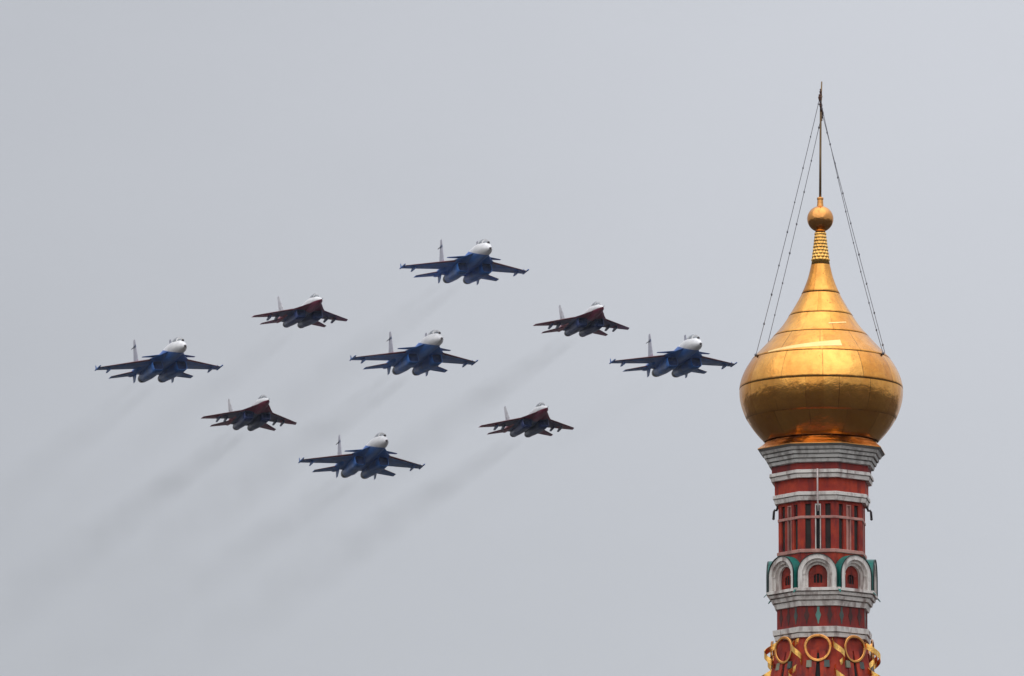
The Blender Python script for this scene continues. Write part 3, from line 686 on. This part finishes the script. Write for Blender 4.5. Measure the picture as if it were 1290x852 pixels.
REDS = [
    ((12.11, 1.86, -0.36), (10.55, 1151.5, 193.26), 'red fighter jet flying between the topmost blue jet and the one nearest the tower', 'the red jet below the topmost blue jet, tower side', 1.6),
    ((13.73, 1.47, -0.20), (-22.08, 1153.75, 194.55), 'red fighter jet flying between the topmost blue jet and the one farthest from the tower', 'the red jet highest on the side away from the tower', 0.7),
    ((12.73, 2.98, -1.85), (-28.45, 1164.04, 184.33), 'red fighter jet flying between the lowest blue jet and the one farthest from the tower', 'the red jet lowest on the side away from the tower', 1.6),
    ((12.03, 2.50, 0.38), (4.14, 1166.43, 183.78), 'red fighter jet flying between the lowest blue jet and the one nearest the tower', 'the lower red jet on the tower side', 1.7)]
def fleet(build, specs, group):
    first = empty('fighter_jet', (0, 0, 0), specs[0][2], 'fighter jet', group); build(first)
    roots = [first] + [copy_tree(first) for _ in specs[1:]]
    for o, (ang, loc, lab, _, _) in zip(roots, specs):
        o['label'] = lab; o.location = loc
        o.rotation_euler = attitude(*map(rad, ang)).to_euler()
fleet(blue_jet, BLUES, 'blue fighter jets of the formation')
fleet(red_jet, REDS, 'red fighter jets of the formation')

# ------------------------------------------------------------------ exhaust smoke: two thin widening plumes behind each jet
def smoke_mat(k, ysep):
    m, n, l, b = newmat('exhaust_smoke'); n.remove(b)
    o = [x for x in n if x.type == 'OUTPUT_MATERIAL'][0]
    X, Y, Zc = xyz(n, l)
    d = math_(n, l, 'MULTIPLY', X, -1.0)                               # metres behind the nozzle
    rad_ = math_(n, l, 'ADD', math_(n, l, 'MULTIPLY', d, 0.024), 0.55)
    wv = n.new('ShaderNodeTexNoise'); wv.noise_dimensions = '1D'; wv.inputs['Scale'].default_value = 0.05; wv.inputs['Detail'].default_value = 2.0
    l.new(math_(n, l, 'ADD', d, 37.0 * k), wv.inputs['W'])
    sway = math_(n, l, 'MULTIPLY', math_(n, l, 'SUBTRACT', wv.outputs['Fac'], 0.5), math_(n, l, 'MULTIPLY', d, 0.035))
    Y = math_(n, l, 'ADD', Y, sway); Zc = math_(n, l, 'ADD', Zc, math_(n, l, 'MULTIPLY', sway, 0.6))
    ya = math_(n, l, 'SUBTRACT', math_(n, l, 'ABSOLUTE', Y), ysep)
    r2 = math_(n, l, 'ADD', math_(n, l, 'POWER', math_(n, l, 'ABSOLUTE', ya), 2.0), math_(n, l, 'POWER', math_(n, l, 'ABSOLUTE', Zc), 2.0))
    q = math_(n, l, 'DIVIDE', r2, math_(n, l, 'MULTIPLY', rad_, rad_))
    fall = math_(n, l, 'MAXIMUM', math_(n, l, 'SUBTRACT', 1.0, q), 0.0)
    fade = math_(n, l, 'MAXIMUM', math_(n, l, 'SUBTRACT', 1.0, math_(n, l, 'DIVIDE', d, 250.0)), 0.0)
    start = math_(n, l, 'MINIMUM', math_(n, l, 'DIVIDE', d, 10.0), 1.0)
    nz_ = noise(n, l, 0.17, 5, stretch=(0.30, 1, 1))
    nr = n.new('ShaderNodeMapRange'); nr.inputs['From Min'].default_value = 0.35; nr.inputs['From Max'].default_value = 0.65; nr.inputs['To Min'].default_value = 0.3; nr.inputs['To Max'].default_value = 1.7
    l.new(nz_.outputs['Fac'], nr.inputs[0])
    den = math_(n, l, 'DIVIDE', math_(n, l, 'MULTIPLY', fall, fade), rad_)
    den = math_(n, l, 'MULTIPLY', math_(n, l, 'MULTIPLY', den, nr.outputs[0]), math_(n, l, 'MULTIPLY', start, 0.0125 * k))
    ab = n.new('ShaderNodeVolumeAbsorption'); ab.inputs['Color'].default_value = (0.20, 0.20, 0.195, 1)
    l.new(den, ab.inputs['Density']); l.new(ab.outputs[0], o.inputs['Volume'])
    return m
VEL = attitude(rad(12.8), 0.0, 0.0)
for specs, tail, ys in ((BLUES, -19.2, 1.2), (REDS, -15.6, .9)):
    for ang, loc, lab, who, k in specs:
        bm = bmesh.new()
        loft(bm, [[Vector((-d, (ys + r) * math.cos(2 * PI * i / 20), r * 1.25 * math.sin(2 * PI * i / 20))) for i in range(20)] for d in (0, 70, 150, 250) for r in (.8 + .045 * d,)])
        o = obj('exhaust_smoke', bm, smoke_mat(k, ys), None)
        o.location = Vector(loc) + attitude(*map(rad, ang)) @ Vector((tail, 0, -.4))
        o.rotation_euler = VEL.to_euler()
        o['label'] = 'faint dark exhaust smoke trailing behind ' + who; o['category'] = 'smoke'; o['kind'] = 'stuff'

# ------------------------------------------------------------------ thin mist between here and the formation
m, n, l, b = newmat('thin_mist'); n.remove(b)
pv = n.new('ShaderNodeVolumePrincipled'); pv.inputs['Density'].default_value = 0.000020; pv.inputs['Color'].default_value = (0.86, 0.92, 1.0, 1)
l.new(pv.outputs[0], [x for x in n if x.type == 'OUTPUT_MATERIAL'][0].inputs['Volume'])
bm = bmesh.new(); bmesh.ops.create_cube(bm, size=1, matrix=Matrix.Translation((0, 0, 112)) @ Matrix.Diagonal((12400, 12400, 226, 1)))
hz = obj('haze', bm, m); hz['kind'] = 'stuff'; hz['label'] = 'thin pale mist in the air around the tower and jets'; hz['category'] = 'haze'
